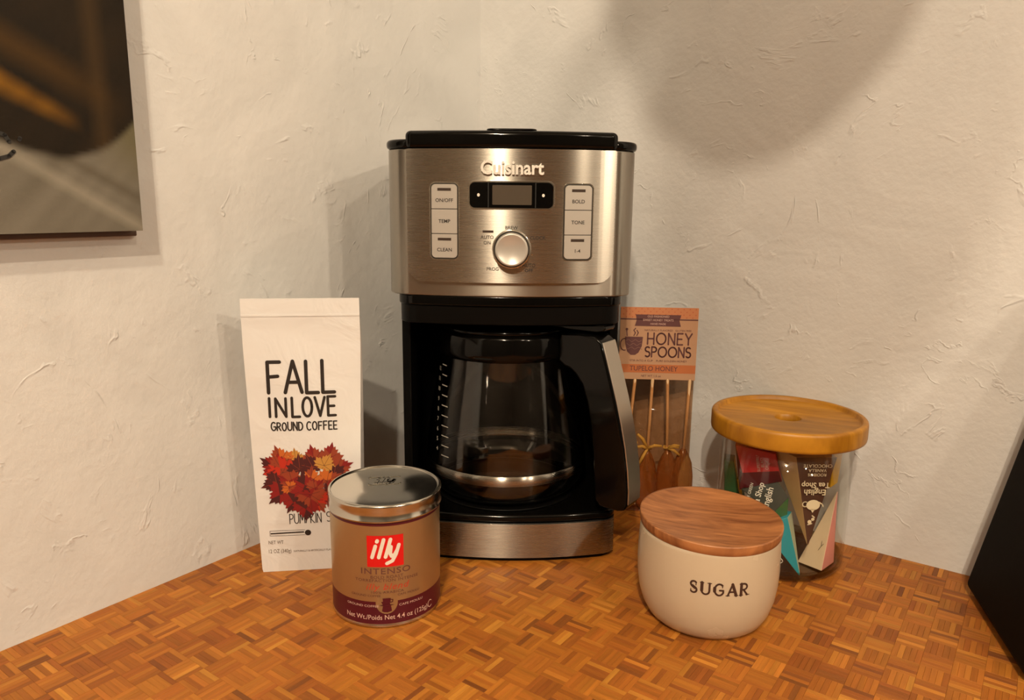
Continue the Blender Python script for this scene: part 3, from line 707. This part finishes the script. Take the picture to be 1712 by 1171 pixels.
# ------------------------------------------------------------------ sugar pot
CER = simple('cream_glaze', (.52, .43, .315, 1), .26, coat=.25, bump=.06, scale=60, bd=.002, rv=.04)
LIDW = wood('acacia_wood', (.17, .055, .018, 1), (.45, .185, .065, 1), (9, 46, 9), .42, coat=.12, dist=3.0)
sp = thing('sugar_pot', 'cream ceramic sugar pot with a reddish wooden lid', 'pot', (.1530, .5370, 0), R_(-16))
po_ = [(0, .0008), (.030, .0008), (.036, 0), (.041, .0008), (.0455, .0045), (.0495, .0115), (.0524, .0205), (.0540, .0310), (.0545, .042), (.0542, .054), (.0536, .0650), (.0533, .0672), (.0524, .0680), (.0512, .0676), (.0505, .066), (.0505, .0600), (.0470, .02), (.040, .0060), (0, .0050)]
po_ = [(r*.978, z*1.088) for r, z in po_]
lathe('pot_body', po_, CER, sp, 96)
def potr(z):
    for (r0_, z0), (r1_, z1) in zip(po_[2:11], po_[3:11]):
        if z <= z1: return r0_+(r1_-r0_)*(z-z0)/(z1-z0)
    return .0524
pl = lathe('pot_lid', [(0, -.0140), (.040, -.0140), (.0460, -.012), (.0470, -.0060), (.0475, .0002), (.0525, .0006), (.0538, .0018), (.0543, .0050), (.0545, .0080), (.0543, .0090), (.0530, .0088), (.045, .0066), (.030, .0050), (.012, .0044), (0, .0043)], LIDW, sp, 96)
pl.scale = (.978, .978, 1); pl.location = (0, 0, .0727); pl.rotation_euler = (R_(1.2), R_(1.8), 0)
pl['label'] = 'dished acacia wood lid'
pg = lambda e: (lambda x, z: ((potr(z)+e)*math.sin(x/.0540), -(potr(z)+e)*math.cos(x/.0540), z))
# serif capitals for SUGAR: stroke letters with thin and thick strokes and slab ends
def serif(s, x, z0, h, w, gap):
    out = []
    for c in s:
        wd, stx = GL[c]; k = h*1.0
        for ln in stx:
            out.append(strokes2d([[(x+px*k, z0+py*h) for px, py in ln]], w))
        ends = {'S': [(.44, .80, 'v'), (.03, .16, 'v')], 'U': [(0, 1, 'h'), (.62, 1, 'h')], 'G': [(.63, .82, 'v'), (.60, .45, 'h')], 'A': [(0, 0, 'h'), (.72, 0, 'h')], 'R': [(0, 0, 'h'), (0, 1, 'h'), (.60, 0, 'h')]}[c]
        for ex, ez, o in ends:
            a = .15
            pts = [(x+(ex-a)*k, z0+ez*h), (x+(ex+a)*k, z0+ez*h)] if o == 'h' else [(x+ex*k, z0+(ez-a*.8)*h), (x+ex*k, z0+(ez+a*.8)*h)]
            out.append(strokes2d([pts], w*.5))
        # heavier stems
        hv = {'U': [(0, .3), (0, 1)], 'A': [(.36, 1), (.72, 0)], 'R': [(0, 0), (0, 1)], 'G': [(.0, .35), (.0, .65)], 'S': [(.14, .58), (.38, .42)]}[c]
        out.append(strokes2d([[(x+px*k, z0+py*h) for px, py in hv]], w*1.55))
        x += (wd+gap)*k
    return merge2d(*out), x
_t, xe = serif('SUGAR', 0, 0, .0086, .0014, .42)
xe -= .42*.0086
SUX, SUZ = .0102, .0435
lay('pot_lettering', ([(x-xe/2+SUX, z+SUZ) for x, z in _t[0]], _t[1]), pg(.00015), simple('stamped_brown', (.045, .018, .012, 1), .5), sp)

# ------------------------------------------------------------------ glass jar of tea boxes
JX, JY = .2436, .6350
jr = thing('glass_jar', 'clear glass jar with round golden wooden lid, holding tea boxes', 'jar', (JX, JY, 0), R_(-20))
JR = .0556
jp = [(0, .0), (.047, .0), (.0515, .0010), (.0545, .0042), (JR, .0095), (JR, .06), (JR, .1175), (JR-.0018, .1178), (JR-.0020, .06), (JR-.0020, .0105), (.0520, .0062), (.049, .0042), (.045, .0034), (0, .0034)]
lathe('jar_glass', jp, None, jr, 96, fm=[1, 1, 1, 1, 0, 0, 0, 0, 0, 1, 1, 1, 1], mats=[GLASS, GLASSB])
JW = wood('golden_wood', (.25, .095, .003, 1), (.46, .205, .012, 1), (10, 60, 10), .42, coat=.0, dist=1.2)
jl = lathe('jar_lid', [(.0112, .1168), (.0500, .1168), (.0505, .1178), (.0632, .1180), (.0646, .1190), (.0650, .1210), (.0650, .1318), (.0646, .1338), (.0636, .1348), (.0608, .1350), (.0600, .1345), (.0597, .1318), (.0585, .1308), (.0120, .1308), (.0112, .1300)], JW, jr, 96, closed=True)
jl['label'] = 'golden wooden lid with raised rim and finger hole'
def tea(label, verts, faces, mats, fm, texts=()):
    c = sum((Vector(v) for v in verts), Vector())/len(verts); z = min(v[2] for v in verts)
    t = thing('tea_box', label, 'tea box', (c.x, c.y, z), 0, 'small pyramid tea boxes inside the glass jar')
    o = fixn(mesh('carton', [Vector(v)-Vector((c.x, c.y, z)) for v in verts], faces, mats, t, fmats=fm)); bevel(o, .0006, 2, 25)
    for (A, B, Cc, items) in texts:      # surface frame: origin A, x toward B, y toward Cc
        A, B, Cc = Vector(A), Vector(B), Vector(Cc); ex = (B-A).normalized(); n = ex.cross(Cc-A).normalized(); ey = n.cross(ex)
        if n.dot(Vector((0, -1, .2))) < 0: n = -n
        off = A-Vector((c.x, c.y, z))+n*.0005
        for nm, tt, m in items: lay(nm, tt, lambda x, y: off+ex*x+ey*y, m, t)
    return t
KRAFT = simple('kraft_board', (.50, .33, .155, 1), .6, bump=.05, scale=300)
BRNB = simple('dark_brown_board', (.060, .022, .014, 1), .5)
REDB = simple('red_board', (.52, .010, .014, 1), .45); MAR = simple('maroon_board', (.14, .012, .016, 1), .5)
OLV = simple('dark_olive_board', (.012, .013, .005, 1), .5); GRN = simple('green_board', (.03, .12, .04, 1), .5)
TEAL = simple('teal_board', (.006, .27, .36, 1), .45); PALE = simple('pale_green_board', (.36, .42, .30, 1), .5)
CRM = simple('cream_board', (.66, .52, .36, 1), .55); PINK = simple('pink_board', (.70, .27, .24, 1), .5)
YEL = simple('yellow_board', (.62, .36, .02, 1), .5)
GI = simple('ivory_ink', (.75, .66, .48, 1), .5)
# inverted brown pyramid, tip down in front
b_tl = (.2368, .5915, .1090); b_tr = (.2715, .5925, .1090); b_tip = (.2520, .5885, .0300); b_bl = (.2250, .6180, .1100); b_br = (.2620, .6210, .1100)
tea('dark brown pyramid tea box standing on its tip with white teapot print', [b_tl, b_tr, b_br, b_bl, b_tip], [(0, 1, 4), (1, 2, 4), (2, 3, 4), (3, 0, 4), (0, 1, 2, 3)], [BRNB, KRAFT], [0, 0, 1, 1, 1],
    [(b_tip, (b_tip[0]+1, b_tip[1]+.02, b_tip[2]), (b_tip[0], b_tip[1], b_tip[2]+1), [
      ('carton_lettering', merge2d(shift(text2d('CHOCOLATE', .0040, 0, 1.0), .0020, .0730, PI), shift(text2d('VANILLA', .0038, 0, 1.0), .0020, .0690, PI), shift(text2d('ROOIBOS', .0036, 0, 1.0), .0020, .0652, PI)), GI),
      ('brand_lettering', merge2d(shift(text2d('English', .0072, .0001, .95), .0015, .0500, PI), shift(text2d('Tea Shop', .0066, .0001, .95), .0015, .0562, PI)), GI),
      ('teapot_print', merge2d(disc2d(.0010, .0385, .0058, .0046), poly([(-.001, .035), (.003, .035), (.001, .0315)]), strokes2d([arc(-.0058, .0392, .0022, .0022, 60, 300, 8), [(.006, .041), (.0088, .039), (.0095, .0372)]], .0009)), GI),
      ('flower_print', merge2d(disc2d(-.0008, .0235, .0017), disc2d(.0018, .0258, .0014), strokes2d([[(-.002, .021), (.0012, .022)], [(.001, .029), (.0030, .0275)]], .001)), GI)])])
# upright cream and pink pyramid
c_f = (.2690, .5960, .0046); c_l = (.2550, .6140, .0040); c_r = (.2870, .6135, .0040); c_b = (.2730, .6310, .0040); c_a = (.2880, .6215, .0700)
tea('cream and pink pyramid tea box standing upright', [c_f, c_r, c_b, c_l, c_a], [(0, 1, 4), (1, 2, 4), (2, 3, 4), (3, 0, 4), (0, 1, 2, 3)], [PINK, CRM], [0, 0, 1, 1, 1],
    [(c_l, c_f, c_a, [('sprig_print', strokes2d([[(.0150, .016), (.0165, .020), (.0160, .0245)], [(.0165, .020), (.0180, .0225)]], .0004), DARKINK)])])
# teal, tip down at the front wall of the jar
t_tip = (.2464, .5836, .0046); t_a = (.2120, .5935, .0470); t_b = (.2338, .5910, .0560); t_c = (.2430, .6060, .0550); t_d = (.2200, .6150, .055)
tea('teal pyramid tea box leaning with its point down', [t_a, t_b, t_c, t_d, t_tip], [(0, 1, 4), (1, 2, 4), (2, 3, 4), (3, 0, 4), (0, 1, 2, 3)], [TEAL, PALE], [0, 1, 1, 0, 0],
    [(t_tip, t_a, t_b, [('mark_print', strokes2d([[(p[0], p[1]) for p in rrect(.020, .026, -.008, -.003, .001)+[(.026, -.004)]], [(.021, -.0055), (.025, -.0055)], [(.023, -.0075), (.023, -.0035)]], .0006), WHITEP)])])
# red, lying across the top left
r1 = (.1955, .6240, .1087); r2 = (.2258, .6080, .1060); r3 = (.2290, .6060, .0915); r4 = (.2010, .6160, .0859); r5 = (.2007, .6200, .0683); r6 = (.2348, .6120, .0795); r7 = (.203, .645, .112); r8 = (.238, .645, .112)
tea('red tea box lying across the top at left', [r1, r2, r3, r4, r5, r6, r7, r8], [(0, 1, 2, 3), (3, 2, 5, 4), (0, 3, 4, 6), (1, 7, 5, 2), (0, 6, 7, 1), (6, 4, 5, 7)], [REDB, MAR], [0, 1, 1, 0, 0, 1],
    [(r4, r3, r1, [('carton_lettering', merge2d(*[shift(text2d(s, .0034, 0, .9), .0140+.0034*k, .0085, PI/2) for k, s in enumerate(('SUPERFRUIT', 'BLACK', 'ORGANIC', 'TEA'))]), PNK)])])
# dark olive, below the red
o1 = (.1998, .6140, .0718); o2 = (.2282, .6040, .0826); o3 = (.2362, .5980, .0711); o4 = (.2230, .5960, .0570); o5 = (.2370, .6000, .0500); o6 = (.2100, .6300, .070); o7 = (.2400, .6300, .070)
tea('dark olive tea box with white lettering wedged under the red one', [o1, o2, o3, o4, o5, o6, o7], [(0, 3, 2, 1), (3, 4, 2), (0, 1, 6, 5), (1, 2, 4, 6), (0, 5, 3), (3, 5, 6, 4)], [OLV, GRN], [0, 1, 0, 1, 0, 0],
    [(o4, o2, o1, [('carton_lettering', merge2d(shift(text2d('English', .0078, .0001, .9), .0120, .0060, -.1), shift(text2d('Tea Shop', .0070, .0001, .9), .0120, .0140, -.1), shift(text2d('SUPER GREEN', .0036, 0, .9), .0120, .0215, -.1)), WHITEP)])])
# green at the far left, yellow at the back
def wedge(label, a, b, c, d, dep, mats, fm):
    q = [Vector(p) for p in (a, b, c, d)]; back = [p+Vector(dep) for p in q]
    tea(label, q+back, [(0, 1, 2, 3), (4, 5, 6, 7), (0, 1, 5, 4), (1, 2, 6, 5), (2, 3, 7, 6), (3, 0, 4, 7)], mats, fm)
wedge('green tea box at the far left of the jar', (.1925, .6430, .0880), (.2005, .6390, .0880), (.2085, .6370, .0480), (.1950, .6420, .0480), (.006, .018, 0), [GRN, YEL], [0, 1, 0, 1, 0, 0])
wedge('yellow tea box behind the brown one at right', (.2800, .6180, .1120), (.2890, .6200, .1120), (.2865, .6200, .0760), (.2795, .6180, .0720), (-.008, .018, 0), [YEL, KRAFT], [0, 0, 0, 0, 1, 0])
wedge('yellow and green tea box low at the back left', (.2000, .6400, .0700), (.2070, .6380, .0720), (.2130, .6380, .0400), (.2060, .6400, .0380), (.004, .008, 0), [YEL, GRN], [0, 1, 0, 1, 0, 0])

# ------------------------------------------------------------------ bag of honey spoons against the right wall
HPA = R_(-4)
hk = thing('honey_spoon_packet', 'clear packet of honey spoons with printed cardboard header', 'packet', (.1455, .7330, 0), HPA)
hk.scale = (.95, 1, 1)
HW = .0392; HZ0 = .0008; HZC = .1405; HZ1 = .2132
PAPER = simple('kraft_header_board', (.44, .245, .14, 1), .6, bump=.03, scale=400)
PLAS = M('clear_film'); 
_g = PLAS.new('ShaderNodeBsdfGlossy'); _g.inputs['Roughness'].default_value = .12; _g.inputs['Color'].default_value = (1, .98, .95, 1)
_tr = PLAS.new('ShaderNodeBsdfTransparent'); _tr.inputs['Color'].default_value = (.82, .68, .55, 1); _fr = PLAS.new('ShaderNodeLayerWeight'); _fr.inputs['Blend'].default_value = .5
_mx = PLAS.new('ShaderNodeMixShader'); _nz = PLAS.new('ShaderNodeTexNoise'); _nz.inputs['Scale'].default_value = 55; _nz.inputs['Distortion'].default_value = 1.5
_tcc = PLAS.new('ShaderNodeTexCoord'); PLAS.l(_tcc.outputs['Object'], _nz.inputs['Vector']); _bp = PLAS.new('ShaderNodeBump'); _bp.inputs['Strength'].default_value = .5; _bp.inputs['Distance'].default_value = .003
PLAS.l(_nz.outputs['Fac'], _bp.inputs['Height']); PLAS.l(_bp.outputs[0], _g.inputs['Normal']); PLAS.l(_bp.outputs[0], _fr.inputs['Normal'])
_mm = PLAS.new('ShaderNodeMath', operation='MULTIPLY_ADD'); _mm.inputs[1].default_value = .9; _mm.inputs[2].default_value = .06; _pw = PLAS.new('ShaderNodeMath', operation='POWER'); _pw.inputs[1].default_value = 3.5; PLAS.l(_fr.outputs['Facing'], _pw.inputs[0]); PLAS.l(_pw.outputs[0], _mm.inputs[0])
PLAS.l(_mm.outputs[0], _mx.inputs[0]); PLAS.l(_tr.outputs[0], _mx.inputs[1]); PLAS.l(_g.outputs[0], _mx.inputs[2]); PLAS.l(_mx.outputs[0], PLAS.n['Material Output'].inputs['Surface'])
FILM = PLAS.m
hc = prism('header_card', [(-.0402, -.0012), (.0402, -.0012), (.0402, .0012), (-.0402, .0012)], HZC, HZ1, PAPER, hk, .0003)
fh = lambda e: (lambda x, z: (x, -.0012-e, z))
ORG = simple('orange_print', (.50, .19, .08, 1), .6); CHO = simple('chocolate_print', (.105, .035, .035, 1), .6); DOT = simple('red_orange_dots', (.42, .09, .04, 1), .6)
def card(n, t, e, m): return lay(n, t, fh(e), m, hc)
card('top_band', gridpoly(-.0400, .0400, .2030, .2138, 1), .00010, ORG)
dots = [disc2d(-.037+.0062*i+(.0031 if j % 2 else 0), .2122-.0028*j, .0006, n=8) for i in range(13) for j in range(4) if -.037+.0062*i+(.0031 if j % 2 else 0) < .039]
card('dot_pattern', merge2d(*dots), .00018, DOT)
card('ribbon', merge2d(gridpoly(-.0400, .0400, .2012, .2024, 1), poly([(-.0245, .2065), (.0225, .2065), (.0208, .2010), (.0225, .1950), (-.0250, .1950), (-.0232, .2010)])), .00026, CHO)
card('ribbon_lettering', merge2d(shift(text2d('OLD FASHIONED', .0029), -.001, .2046), shift(text2d('SWEET HONEY TREATS', .0030), -.001, .2010), shift(text2d('HAND MADE', .0027), -.001, .1972)), .00034, PNK)
card('header_lettering', merge2d(letters('HONEY', -.0110, .1768, .0345, .0112, .0016, .26, owide=1.15), letters('SPOONS', -.0130, .1640, .0340, .0100, .0016, .22, owide=1.15)), .0002, CHO)
card('fine_lettering', merge2d(shift(text2d('NATURALLY FLAVORED   GLUTEN FREE', .0026, 0, 1.05), .0095, .1908), shift(text2d('STIR INTO A CUP    PURE GOLDEN HONEY', .0028, 0, 1.1), .0010, .1598), shift(text2d('NET WT 1.5 oz', .0032), -.006, .1442)), .0002, CHO)
card('flavour_band', gridpoly(-.0400, .0400, .1475, .1560, 1), .00012, simple('orange_band', (.44, .13, .04, 1), .6))
card('flavour_lettering', shift(text2d('TUPELO HONEY', .0072, .00003, .95), -.0035, .1517), .0002, CHO)
mug = merge2d(poly([(-.0345, .1840), (-.0160, .1840), (-.0168, .1745), (-.0200, .1680), (-.0235, .1655), (-.0280, .1655), (-.0320, .1690), (-.0340, .1760)]),
    strokes2d([arc(-.0350, .1760, .0042, .0060, 70, 285, 10), [(-.0325, .1848), (-.0330, .1905)], [(-.0255, .1852), (-.0240, .1880), (-.0258, .1905), (-.0240, .1925)], [(-.0225, .1852), (-.0210, .1880), (-.0225, .1905)]], .0010), disc2d(-.0330, .1915, .0013))
card('mug_print', mug, .0002, CHO)
card('mug_scroll', merge2d(strokes2d([[(-.0330+.0155*k/12+.0004*r, .1800-.0038*r+.0011*math.sin(k*1.1+r*2)) for k in range(13)] for r in range(3)], .0005)), .0003, simple('mug_tan', (.22, .11, .08, 1), .6))
# film sleeve (front and back sheets, bulging around the spoons)
vs = []; fs = []; nx, nz = 22, 30
for side in (-1, 1):
    for j in range(nz+1):
        z = HZ0+(HZC+.006-HZ0)*j/nz
        for i in range(nx+1):
            x = -HW+2*HW*i/nx; u = max(0, 1-(x/HW)**4); v = max(0, min(1, (HZC-z)/.05))*min(1, .3+z/.02)
            vs.append((x, side*(.0003+.0105*u*v+.0008*math.sin(x*260+z*90)*u*v), z))
q = (nx+1)*(nz+1)
for s in (0, 1):
    for j in range(nz):
        for i in range(nx): a = s*q+j*(nx+1)+i; fs.append((a, a+1, a+nx+2, a+nx+1))
for j in range(nz):
    for e in (0, nx): a = j*(nx+1)+e; fs.append((a, a+nx+1, q+a+nx+1, q+a))
for i in range(nx): fs.append((i, i+1, q+i+1, q+i))
fl_ = mesh('film_sleeve', vs, fs, FILM, hk, True)
SW = wood('pale_spoon_wood', (.45, .27, .13, 1), (.66, .45, .25, 1), (30, 30, 6))
HON = M('amber_honey'); HON.set(Base_Color=(.85, .36, .08, 1), Roughness=.10, Transmission_Weight=.75, IOR=1.45); 
_t2 = HON.new('ShaderNodeTexNoise'); _t2.inputs['Scale'].default_value = 120; _c2 = HON.new('ShaderNodeValToRGB'); _c2.color_ramp.elements[0].color = (.60, .20, .035, 1); _c2.color_ramp.elements[1].color = (.95, .50, .16, 1)
HON.l(_t2.outputs['Fac'], _c2.inputs[0]); HON.l(_c2.outputs[0], HON.b.inputs['Base Color']); HONEY = HON.m
RAF = simple('yellow_raffia', (.72, .52, .13, 1), .6)
hM = Matrix.Translation((.1455, .7330, 0)) @ Matrix.Rotation(HPA, 4, 'Z')
def spoon(x, lean, zt, label, bow, y=0.0, zb=.004):
    loc = hM @ Vector((x, y, zb))
    t = thing('honey_spoon', label, 'spoon', tuple(loc), HPA, 'honey spoons in the clear packet')
    tx = lean*.12
    tube('stick', [(0, 0, .040), (tx*.3, 0, .07), (tx, -y*.8, zt-zb)], [.0019, .0015, .0017], SW, t, 8)
    h = lathe('honey_bulb', [(0, .0), (.006, .001), (.0098, .007), (.0112, .018), (.0110, .034), (.0092, .048), (.0055, .057), (.0025, .0625), (0, .064)], HONEY, t, 28); h.scale = (1.0, .78, 1)
    if bow:
        pts = []
        b = bpy.data.objects.new('raffia_bow', None); 
        rr = random.Random(int(x*1e5)+5); L_ = []
        tube('raffia_tie', [(.0042*math.cos(a), .0034*math.sin(a), .0650+.0006*math.sin(3*a)) for a in [2*PI*k/14 for k in range(15)]], .0012, RAF, t, 6)
        for dx, dz in bow: tube('raffia_end', [(0, -.004, .065), (dx*.5, -.0062, .065+dz*.55+.002), (dx, -.0066, .065+dz)], [.0016, .0018, .0013], RAF, t, 6)
spoon(-.0270, .05, .1415, 'honey spoon at the left of the packet, half hidden by the handle', [(.008, .013), (-.006, -.012), (.011, .006)], .002)
spoon(-.0060, .02, .1415, 'honey spoon second from the left in the packet, with a splayed yellow tie', [(-.011, .016), (-.009, -.018), (.014, .004), (-.012, .002)], -.001)
spoon(.0155, -.035, .1415, 'honey spoon in the middle right of the packet, its tie knotted to the side', [(.010, .002), (.011, -.006), (.0105, .004)], .0015)
spoon(.0310, .02, .1415, 'honey spoon at the right edge of the packet, without a visible tie', [], .0, .006)

# ------------------------------------------------------------------ black tapered cabinet cut by the right edge
CABM = simple('black_cabinet', (.0045, .0028, .0016, 1), .6, rv=.03, spec=.08)
bx = thing('black_speaker', 'plain black tapered box cut off by the right edge of the picture', 'box', (.420, .520, 0))
P0 = Vector((.3790, .5760, 0)); dv = Vector((-.27, -.963, 0)).normalized(); rv_ = Vector((.963, -.27, 0))
H = .265; ln = .135; wd = .11
def q3(s, w, z): 
    lean = .18*z; return P0+dv*(s+ (.03*z if s < .05 else -.1*z))+rv_*(w+(lean if w == 0 else -lean*.2))+Vector((0, 0, z if (s < .05 or z < .1) else z*.62))-Vector((.42, .52, 0))
vs = [q3(0, 0, .004), q3(ln, 0, .004), q3(ln, wd, .004), q3(0, wd, .004), q3(0, 0, H), q3(ln, 0, H), q3(ln, wd, H), q3(0, wd, H)]
bevel(fixn(mesh('cabinet', vs, [(0, 1, 2, 3), (4, 5, 6, 7), (0, 1, 5, 4), (1, 2, 6, 5), (2, 3, 7, 6), (3, 0, 4, 7)], CABM, bx)), .006, 4)
for s, w in ((.02, .02), (ln-.02, .02), (.02, wd-.02), (ln-.02, wd-.02)):
    v = P0+dv*s+rv_*w-Vector((.42, .52, 0)); ft = lathe('rubber_foot', [(0, 0), (.006, 0), (.0065, .001), (.0065, .0045), (0, .0045)], BLACKM, bx, 20); ft.location = (v.x, v.y, 0)

# ------------------------------------------------------------------ made-up planter, added out of view to cast the blurred right-wall shadow
hp_ = thing('added_shadow_planter', 'made-up clay planter with drooping leaves, added unseen above to cast a wall shadow', 'planter', (.074, .005, .766))
hp_.scale = (1.12, 1.12, 1.75)
TERRA = simple('terracotta', (.35, .14, .07, 1), .7); LEAFM = simple('shadow_caster_leaf', (.05, .12, .03, 1), .5)
lathe('shadow_caster_bowl', [(0, 0), (.030, 0), (.055, .018), (.072, .048), (.080, .085), (.083, .088), (.083, .098), (.078, .098), (.076, .088), (.050, .080), (0, .080)], TERRA, hp_, 48)
for k in range(3):
    a = 2*PI*k/3+.4; tube('caster_cord', [(.080*math.cos(a), .080*math.sin(a), .094), (.01*math.cos(a), .01*math.sin(a), .40), (0, 0, (ZC-.775)/1.75)], .0015, KRAFT, hp_, 6)
rr = random.Random(5)
for k in range(16):
    a = 2*PI*k/16+rr.uniform(-.15, .15); r1_ = rr.uniform(.10, .14); w_ = rr.uniform(.016, .026); dz = rr.uniform(-.01, .05)
    ax_ = Vector((math.cos(a), math.sin(a), 0)); ay_ = Vector((-math.sin(a), math.cos(a), 0)); P = []
    for j in range(7):
        t = j/6; c_ = ax_*(.03+(r1_-.03)*t)+Vector((0, 0, .095+.05*math.sin(PI*t*.8)-(.05-dz)*t*t)); ww = w_*math.sin(PI*min(.98, .12+.86*t))
        P += [c_-ay_*ww, c_+Vector((0, 0, -.003)), c_+ay_*ww]
    fs = [(3*j+q, 3*j+q+1, 3*j+q+4, 3*j+q+3) for j in range(6) for q in (0, 1)]
    lf = mesh('caster_leaf', P, fs, LEAFM, hp_, True); mo = lf.modifiers.new('s', 'SOLIDIFY'); mo.thickness = .0008
